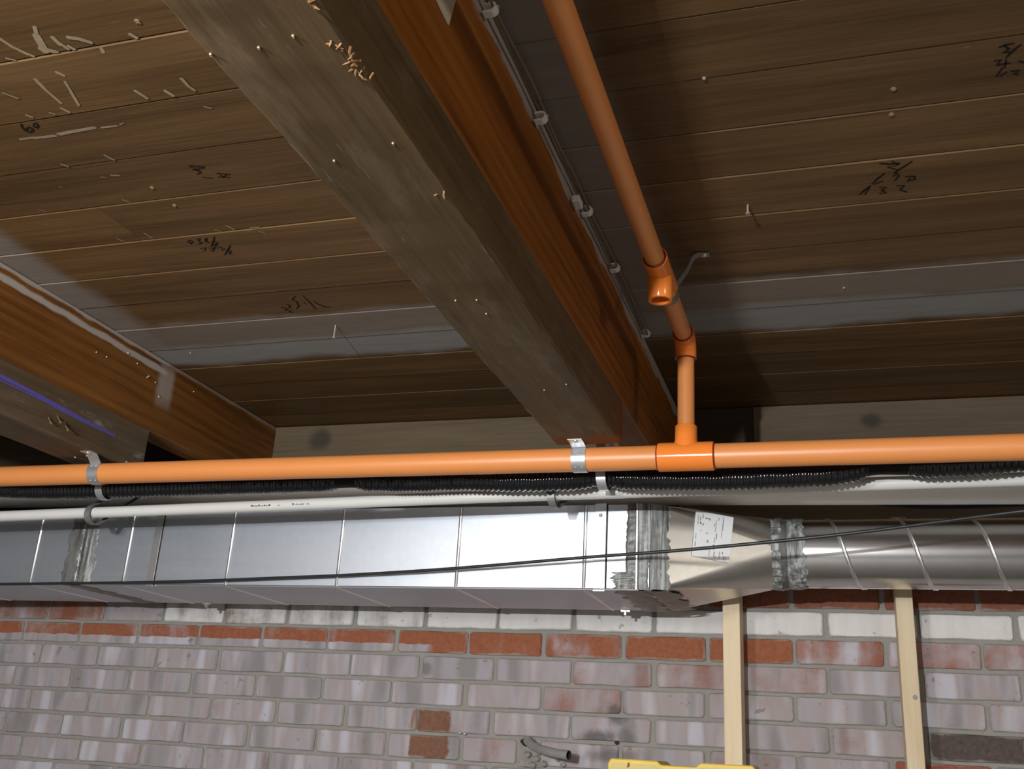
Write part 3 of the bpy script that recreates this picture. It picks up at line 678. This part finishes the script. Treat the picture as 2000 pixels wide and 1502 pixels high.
# ------------------------------------------------------------------ sheet metal duct
DY0, DY1, DZ0, DZ1 = 2.215, 2.538, .348, .541
XE = -.3946                                  # flange of the transition
duct = thing('air_duct', 'galvanised rectangular air duct narrowing to a round spiral duct along the brick wall', 'duct', (-.39, 2.4, DZ0))
xs = [X0+.03, -1.9197, -1.674, XE]
secs = []
for a, b in zip(xs, xs[1:]):
    mb = MB().box(a+.0006, b-.0006, DY0, DY1, DZ0, DZ1); o = obj('duct_section', mb, M_DUCT, duct, bevel=.0015); secs.append(o)
def sec_at(x):
    for (a, b), o in zip(zip(xs, xs[1:]), secs):
        if a <= x <= b: return o
    return secs[-1]
for x in (-3.1, -2.75, -2.42, -2.065, -1.769, -1.4626, -1.1546, -.8474, -.5433):
    mb = MB(); wd = .0042; e = .0022
    prof = [(-wd, 0), (-wd*.5, e), (wd*.5, e), (wd, 0)]
    rows = []
    for (yy, zz, ny, nz) in ((DY0, DZ1-.004, -1, 0), (DY0, DZ0+.004, -1, 0), (DY0+.004, DZ0, 0, -1), (DY1-.004, DZ0, 0, -1)):
        rows.append([(x+u, yy+ny*h_, zz+nz*h_) for u, h_ in prof])
    mb.grid(rows); obj('stiffening_bead', mb, M_RIB, sec_at(x), smooth=60)
# drive cleats at the slip joints
for x, wd in ((-1.686, .022), (-.5085, .027)):
    mb = MB().box(x-wd/2, x+wd/2, DY0-.0022, DY0-.0002, DZ0-.004, DZ1+.002); obj('drive_cleat', mb, M_RIB if wd < .025 else M_DUCT, sec_at(x), bevel=.0006)
    obj('slip_joint', MB().box(x+wd/2+.0004, x+wd/2+.0034, DY0-.0012, DY0-.0001, DZ0, DZ1), M_DARK, sec_at(x))
screw(secs[2], (-.508, DY0-.0022, DZ1-.026), (0, -1, 0), .0042, M_NAIL)
screw(secs[2], (-.508, DY0+.01, DZ0-.0003), (0, 0, -1), .004, M_NAIL)
screw(secs[2], (-1.668, DY0+.004, DZ0-.0003), (0, 0, -1), .004, M_NAIL)
# S-clips poking out along the lower edges
for px, py in ((405, 1177), (1222, 1191)):
    p = atZ(px, py, DZ0); p.y = min(p.y, DY1-.006)
    obj('edge_clip', MB().box(p.x-.012, p.x+.012, p.y-.004, p.y+.006, DZ0-.006, DZ0-.0002).box(p.x-.003, p.x+.003, p.y-.006, p.y+.004, DZ0-.014, DZ0-.0002), M_NAIL, sec_at(p.x), bevel=.0006)
# bright rolled lower arris
obj('rolled_edge', MB().tube([(-1.66, DY0-.0006, DZ0+.0008), (-1.0, DY0-.0006, DZ0+.0008), (-.42, DY0-.0006, DZ0+.0008)], .0024, 8), M_RIB, secs[2], smooth=True)
# brushed sealant, front and underside, ragged edges
def smear_front(x0, x1, seed, mat, parent, z0=DZ0, z1=DZ1, th=.0018, rag=.008, lean=0):
    r = random.Random(seed); rows = []; n = 44; wa = wb = 0
    for k in range(n+1):
        z = z0+(z1-z0)*k/n; q = lean*(k/n-.5); wa = wa*.8+r.uniform(-rag, rag)*.7; wb = wb*.8+r.uniform(-rag, rag)*.7; a = x0+q+wa; b = x1+q+wb
        rows.append([(a, DY0-.0002, z), (a+.003, DY0-th, z)]+[(a+(b-a)*u, DY0-th*r.uniform(.6, 1.5), z) for u in (.25, .5, .75)]+[(b-.003, DY0-th, z), (b, DY0-.0002, z)])
    return obj('sealant', MB().grid(rows), mat, parent, smooth=60)
def smear_bottom(x0, x1, seed, mat, parent, y0=DY0, y1=DY1, rag=.01):
    r = random.Random(seed); rows = []; n = 18
    for k in range(n+1):
        y = y0+(y1-y0)*k/n; a = x0+r.uniform(-rag, rag); b = x1+r.uniform(-rag, rag)
        rows.append([(a, y, DZ0-.0002), (a+.003, y, DZ0-.002)]+[(a+(b-a)*u, y, DZ0-.002*r.uniform(.6, 1.5)) for u in (.33, .66)]+[(b-.003, y, DZ0-.002), (b, y, DZ0-.0002)])
    return obj('sealant', MB().grid(rows), mat, parent, smooth=60)
smear_front(-1.963, -1.9215, 1, M_SEALD, secs[0], rag=.005)
smear_front(-1.918, -1.872, 2, M_SEAL, secs[1], rag=.006)
smear_bottom(-1.955, -1.90, 3, M_SEALD, secs[1], rag=.008)
smear_front(-.447, -.424, 4, M_SEALD, secs[2], rag=.002)
smear_front(-.424, -.396, 5, M_SEAL, secs[2], rag=.002)
smear_front(-.478, -.43, 6, M_SEAL, secs[2], DZ0+.002, DZ0+.04, .0026, .007)
smear_bottom(-.47, -.397, 7, M_SEALD, secs[2], rag=.012)
obj('flange_rib', MB().box(-.4265, -.4215, DY0-.005, DY0-.0002, DZ0, DZ1), M_RIB, secs[2], bevel=.001)
# square-to-round transition
XC, YC, ZCN, RC = -.135, 2.41, .465, .0795
trans = place('transition', None, (XE, 2.41, .45), duct)
c4 = [Vector((XE, y, z)) for y, z in ((DY0, DZ0), (DY0, DZ1), (DY1, DZ1), (DY1, DZ0))]   # front-low, front-high, back-high, back-low
circ = lambda a: Vector((XC, YC+RC*math.cos(a), ZCN+RC*math.sin(a)))
tang = {'front': PI, 'top': PI/2, 'back': 0, 'bottom': 3*PI/2}
for nm, (i_, j_) in {'front': (0, 1), 'top': (1, 2), 'back': (2, 3), 'bottom': (3, 0)}.items():
    obj('transition_panel', MB().prism([c4[i_], c4[j_], circ(tang[nm])], tuple((Vector((.1, YC, ZCN))-circ(tang[nm])).normalized()*.0012)), M_TRANS, trans)
for ci, a0, a1 in ((0, PI, 3*PI/2), (1, PI/2, PI), (2, 0, PI/2), (3, -PI/2, 0)):
    N = 12; pts = [circ(a0+(a1-a0)*k/N) for k in range(N+1)]; mb = MB(); n_sub = 5
    rows = [[c4[ci].lerp(p_, .002+.998*u/n_sub) for p_ in pts] for u in range(n_sub+1)]; mb.grid(rows)
    obj('transition_corner', mb, M_TRANS, trans, smooth=True)
# sealant beginning the transition
r = random.Random(9); rows = []
fp = lambda u, z: c4[0].lerp(circ(PI), 0) 
def front_pt(x, z):      # point on the flat front panel
    t_ = (x-XE)/(XC-XE); return Vector((x, DY0+(YC-RC-DY0)*t_, z))
for k in range(25):
    z = DZ0+.002+(DZ1-DZ0-.004)*k/24; b = XE+.038+r.uniform(-.006, .006); rows.append([front_pt(XE+.001, z)+Vector((0, -.002, 0)), front_pt(XE+.012, z)+Vector((0, -.003*r.uniform(.6, 1.4), 0)), front_pt(XE+.024, z)+Vector((0, -.003*r.uniform(.6, 1.4), 0)), front_pt(b, z)+Vector((0, -.0006, 0))])
obj('sealant', MB().grid(rows), M_SEAL, trans, smooth=60)
rows = []
for k in range(13):
    y = DY0+.002+(DY1-DY0-.02)*k/12; b = XE+.05+r.uniform(-.014, .014)
    zz = lambda x: DZ0+(ZCN-RC-DZ0)*(x-XE)/(XC-XE)*(.3+.7*(1-abs((y-2.376)/.17)))
    rows.append([(XE, y, DZ0-.002), (XE+.02, y, zz(XE+.02)-.003), (b, y, zz(b)-.0014)])
obj('sealant', MB().grid(rows), M_SEALD, trans, smooth=60)
# collar with notched tabs, sealed
obj('collar', MB().lathe((XC-.006, YC, ZCN), (1, 0, 0), [(0, RC+.0005), (.002, RC+.003), (.03, RC+.003), (.033, RC+.0005)], 48), M_SEALD, trans, smooth=40)
for k in range(26):
    a = 2*PI*k/26; d = Vector((0, math.cos(a), math.sin(a))); s_ = Vector((0, -math.sin(a), math.cos(a))); o_ = Vector((XC-.012+rs.uniform(-.003, .003), YC, ZCN))+d*(RC+.0012)
    obj('collar_tab', MB().prism([o_-s_*.0075, o_+s_*.0075, o_+s_*.0075+Vector((.026, 0, 0))+d*.002, o_-s_*.0075+Vector((.026, 0, 0))+d*.002], tuple(d*.0014)), M_SEAL, trans)
r = random.Random(12); rows = []
for k in range(5):
    rows.append([Vector((XC+.024+.042*k/4+(r.uniform(-.006, .006) if k == 4 else 0), YC+(RC-.0005+(.0026 if 0 < k < 4 else 0)*r.uniform(.7, 1.3))*math.cos(2*PI*j/48), ZCN+(RC-.0005+(.0026 if 0 < k < 4 else 0)*r.uniform(.7, 1.3))*math.sin(2*PI*j/48))) for j in range(48)])
obj('sealant', MB().grid(rows, close_u=True), M_SEAL, trans, smooth=60)
# spiral round duct with its helical lock seam
spi = place('spiral_section', None, (.6, YC, ZCN), duct)
RS = RC-.0015
obj('round_duct', MB().lathe((XC, YC, ZCN), (1, 0, 0), [(0, RS), (.5, RS), (1.2, RS), (1.9, RS), (X1-.03-XC, RS)], 64), M_SPIRAL, spi, smooth=True)
mb = MB(); rows = []; PT = .149; TW = int((X1-.04-XC-.02)/PT); NS = 48
for k in range(TW*NS):
    x = .0235+PT*(k/NS)-.16; a = -2*PI*k/NS+PI       # front, moving down as it goes right
    if x < XC+.03: continue
    rows.append([(x+u, YC+(RS+h_)*math.cos(a), ZCN-(RS+h_)*math.sin(-a) if False else ZCN+(RS+h_)*math.sin(-a)) for u, h_ in ((-.005, -.0004), (-.0028, .0022), (.0, .0008), (.0028, .0022), (.005, -.0004))])
mb.grid(rows); obj('lock_seam', mb, M_RIB, spi, smooth=60)
# paper sticker on the transition
nrm = (circ(PI)-c4[0]).cross(c4[1]-c4[0]).normalized()
if nrm.y > 0: nrm = -nrm
def on_front(px, py):
    d = ray(px, py); return d*(c4[0].dot(nrm)/d.dot(nrm))
cs = [on_front(*q) for q in ((1358.5, 997.5), (1432, 1011), (1423, 1100), (1350, 1086))]
stk = obj('paper_sticker', MB().prism([q+nrm*.0022 for q in cs], tuple(nrm*.0008)), M_LABELP, trans); stk['label'] = 'white printed paper sticker'
mb = MB()
def stxy(u, v): return cs[0]*(1-u)*(1-v)+cs[1]*u*(1-v)+cs[2]*u*v+cs[3]*(1-u)*v+nrm*.0034
for (u, v0, v1, wd) in ((.08, .10, .30, .025), (.06, .5, .62, .02), (.06, .66, .78, .02), (.14, .12, .28, .02), (.2, .06, .16, .03), (.16, .24, .3, .03), (.22, .26, .32, .03), (.18, .4, .44, .02), (.30, .12, .15, .08), (.38, .12, .17, .05), (.34, .44, .48, .04), (.38, .6, .66, .06), (.56, .14, .4, .018), (.52, .22, .28, .03), (.6, .42, .56, .025), (.56, .52, .64, .02), (.62, .08, .14, .03), (.74, .04, .2, .025), (.74, .2, .34, .035), (.73, .34, .5, .018), (.55, .68, .78, .06), (.45, .80, .95, .02), (.58, .82, .94, .03), (.72, .80, .97, .018), (.8, .80, .86, .03), (.84, .88, .98, .025), (.9, .88, .98, .015), (.62, .92, .99, .02)):
    n_ = max(1, int((v1-v0)/.022))
    for k in range(n_):
        a = v0+(v1-v0)*k/n_; b = a+(v1-v0)/n_*rs.uniform(.5, .85); w2 = wd*rs.uniform(.7, 1.1)
        mb.q(stxy(u-w2/2, a), stxy(u+w2/2, a), stxy(u+w2/2, b), stxy(u-w2/2, b))
obj('printed_lines', mb, M_PRINT, stk)['kind'] = 'stuff'

# ------------------------------------------------------------------ loose cables
cp = [(-500, 1150, 2.19), (-200, 1144, 2.198), (0, 1141, 2.2), (320, 1136.5, 2.2), (560, 1128, 2.198), (700, 1122, 2.195), (890, 1110, 2.185), (1140, 1089, 2.165), (1350, 1073, 2.14), (1650, 1043, 2.11), (2000, 998, 2.085), (2300, 968, 2.0)]
tag(obj('cable', MB().tube(interp([atY(a, b, c) for a, b, c in cp]+[Vector((1.3, 1.97, .490)), Vector((X1-.02, 1.97, .495))], 10), .0036, 10), M_CABLE, smooth=True), 'thin black cable strung diagonally in front of the duct', 'cable')
tag(obj('cable', MB().tube(interp([atY(a, b, 2.5) for a, b in ((1600, 975), (1760, 988), (1850, 991), (2000, 986), (2300, 975))], 10), .0045, 10), M_NAVY, smooth=True), 'dark navy cable lying above the round duct at the right', 'cable')

# small cables and clips along the top of the middle joist
for off, seed, lb in ((.009, 1, 'tan wire along the top of the middle joist, the one against the wood'), (.017, 2, 'tan wire along the top of the middle joist, the outer one near the boards')):
    r = random.Random(seed); path = [(XJ+off+r.uniform(-.002, .002), Y0+.1+k*.13, ZC-.012-r.uniform(0, .012)) for k in range(int((2.1-Y0-.1)/.13)+1)]
    tag(obj('wire', MB().tube(interp(path, 4), .0019, 8), M_TWINE, smooth=True), lb, 'wire')
def clip(px, py, label, rot=0.0):
    p = atX(px, py, XJ+.014); p.z = min(p.z, ZC-.014)
    out = []; R_, r_ = .0082, .0046
    # C-shaped clip, opening toward the joist; profile in XZ, thickness in Y
    prof = [(R_*math.cos(a), R_*math.sin(a)) for a in [math.radians(-100+k*20) for k in range(11)]]
    prof = [(-.010, -R_)]+prof+[(-.010, R_), (-.010, r_)]+[(r_*math.cos(a), r_*math.sin(a)) for a in [math.radians(90-k*22.5) for k in range(9)]]+[(-.010, -r_)]
    t = thing('cable_clip', label, 'clip', (p.x, p.y, p.z-.0105), 'white clips on the middle joist')
    body = obj('clip_body', MB().prism([Vector((p.x+x, p.y-.0065, p.z+z)) for x, z in prof], (0, .013, 0)), M_CLIP, t, bevel=.0006)
    obj('nail', MB().lathe((p.x+.0078, p.y, p.z+.002), (1, 0, .1), [(-.001, .0022), (.002, .0026), (.003, 0)], 8), M_NAIL, t, smooth=True)
for (px, py), lb in zip(((960, 18), (1058, 230), (1148, 412), (1202, 523), (1262, 651)), ('white plastic cable clip on the joist, nearest the top edge of the photo', 'white plastic cable clip on the joist, second from the top edge', 'white plastic cable clip on the joist, beside the small white block', 'white plastic cable clip on the joist, level with the open orange tee', 'white plastic cable clip on the joist, lowest and beside the orange elbow')):
    clip(px, py, lb)
p = atX(1128, 395, XJ+.012)
tag(obj('wire_connector', MB().box(p.x-.006, p.x+.006, p.y-.014, p.y+.014, p.z-.006, p.z+.006), M_CLIP, bevel=.001), 'small white rectangular block on the joist wires', 'connector')

# ------------------------------------------------------------------ wall studs
def stud(px0, px1, label, sc):
    a = atY(px0, 1320, 2.556).x; b = atY(px1, 1320, 2.556).x
    t = thing('wall_stud', label, 'stud', ((a+b)/2, 2.6, -H), 'pale studs on the brick wall')
    obj('stud', MB().box(a, b, 2.556, 2.6465, -H, .583), M_PINE, t, bevel=.0012)
    if sc: q = atY(*sc, 2.556); screw(t, q, (0, -1, 0), .0052, M_DARK if False else M_CONDUIT)
stud(1413, 1447, 'pale pine stud on the brick wall under the duct transition', None)
stud(1759.5, 1794, 'pale pine stud with a screw, on the brick wall under the round duct', (1787, 1362))

# ------------------------------------------------------------------ conduit stub in broken brickwork
con = thing('conduit_stub', 'grey bent conduit stub sticking out of broken mortar in the brick wall', 'conduit', (-.76, 2.64, -.01))
A = [atY(1030, 1446, 2.645), atY(1040, 1456, 2.62), atY(1058, 1464, 2.59), atY(1085, 1471, 2.565), atY(1111, 1475, 2.55)]
P = interp(A, 6); 
obj('conduit', MB().tube(P, .0112, 16, caps=False), M_CONDUIT, con, smooth=True)
d = (P[-1]-P[-2]).normalized()
obj('conduit_mouth', MB().lathe(P[-1], d, [(0, .0112), (0, .0092), (-.012, .0092), (-.012, 0)], 16), M_DARK, con, smooth=40)
mb = MB(); r = random.Random(3); rows = []
cx, cz = -.79, 0.0
for k in range(12):
    row = []
    for j in range(18):
        x = -.812+.075*j/17; z = -.034+.069*k/11
        hole = max(0, 1-math.hypot((x+.78)/.022, (z-.018)/.018))
        row.append((x, YW+.0025+.018*hole-max(0, (-.002-z))*.35*math.sin(PI*j/17)+r.uniform(-.003, .003), z))
    rows.append(row)
mb.grid(rows); mp = obj('mortar_patch', mb, M_MORTAR_L, con, smooth=80)
for px, py, s_ in ((1030, 1474, .011), (1048, 1482, .009), (1062, 1492, .010), (1100, 1494, .008), (1090, 1484, .006), (1040, 1494, .012), (1052, 1470, .007)):
    q = atY(px, py, YW-.004); obj('mortar_lump', MB().blob(q, s_, s_*.8, s_*.75, 8, 5, .25), M_MORTAR_L, con)
obj('wall_hole', MB().blob(atY(1028, 1449, YW+.006), .017, .008, .011, 10, 6, .15), M_DARK, con)

# small fixings left in the brick wall
for px, py in ((908, 1433), (898, 1431)):
    q = atY(px, py, YW-.001); screw(wall, q, (0, -1, 0), .004, M_NAIL)
screw(wall, atY(1205, 1450, YW+.002), (0, -1, 0), .006, M_DARK)

# ------------------------------------------------------------------ yellow stepladder, only its cap in view
a = atY(1187, 1481, 2.15); b = atY(1478, 1491, 2.15); zt = -.001
lad = thing('stepladder', 'yellow stepladder top cap standing before the brick wall', 'ladder', ((a.x+b.x)/2, 2.2, -H))
xa, xb = a.x, b.x
n0 = xa+.105; n1 = xa+.182
prof = [(xa+.004, zt-.07), (xa, zt-.010), (xa+.006, zt), (n0-.004, zt), (n0+.003, zt-.007), (n1-.004, zt-.007), (n1+.004, zt+.001), (xb-.008, zt+.002), (xb, zt-.008), (xb+.004, zt-.07)]
obj('top_cap', MB().prism([(x, 2.15, z) for x, z in prof], (0, .13, 0)), M_YEL, lad, bevel=.002)
obj('cap_face', MB().prism([(x*.965+(xa+xb)/2*.035, 2.1485, z-.008 if z > -.03 else z+.004) for x, z in prof], (0, .0014, 0)), M_YELP, lad)
obj('stain', MB().q(*[atY(px, py, 2.1478) for px, py in ((1226, 1490), (1229, 1489), (1230, 1497), (1224, 1500), (1225, 1496))]), plain('rust_red_stain', (.25, .05, .02), .7), lad)
zf = -H+.002
for s_, x in ((-1, xa), (1, xb)):
    xo = x+s_*.09; xi = x-s_*.01
    obj('rail', MB().prism([(xi-.012, 2.155, zt-.06), (xi+.012, 2.155, zt-.06), (xo+.012, 1.72, zf), (xo-.012, 1.72, zf)], (0, .06, 0)), M_FIBRE, lad)
    obj('rear_rail', MB().prism([(xi-.01, 2.245, zt-.06), (xi+.01, 2.245, zt-.06), (xo+.01, 2.50, zf), (xo-.01, 2.50, zf)], (0, .03, 0)), M_FIBRE, lad)
for k in range(1, 5):
    u = k/5.2; z = zt-.06+(zf-zt+.06)*u; y = 2.155+(1.72-2.155)*u; e = .10*u
    obj('step', MB().box(xa-e+.02, xb+e-.02, y-.005, y+.075, z-.012, z+.012), M_ALU, lad, bevel=.002)
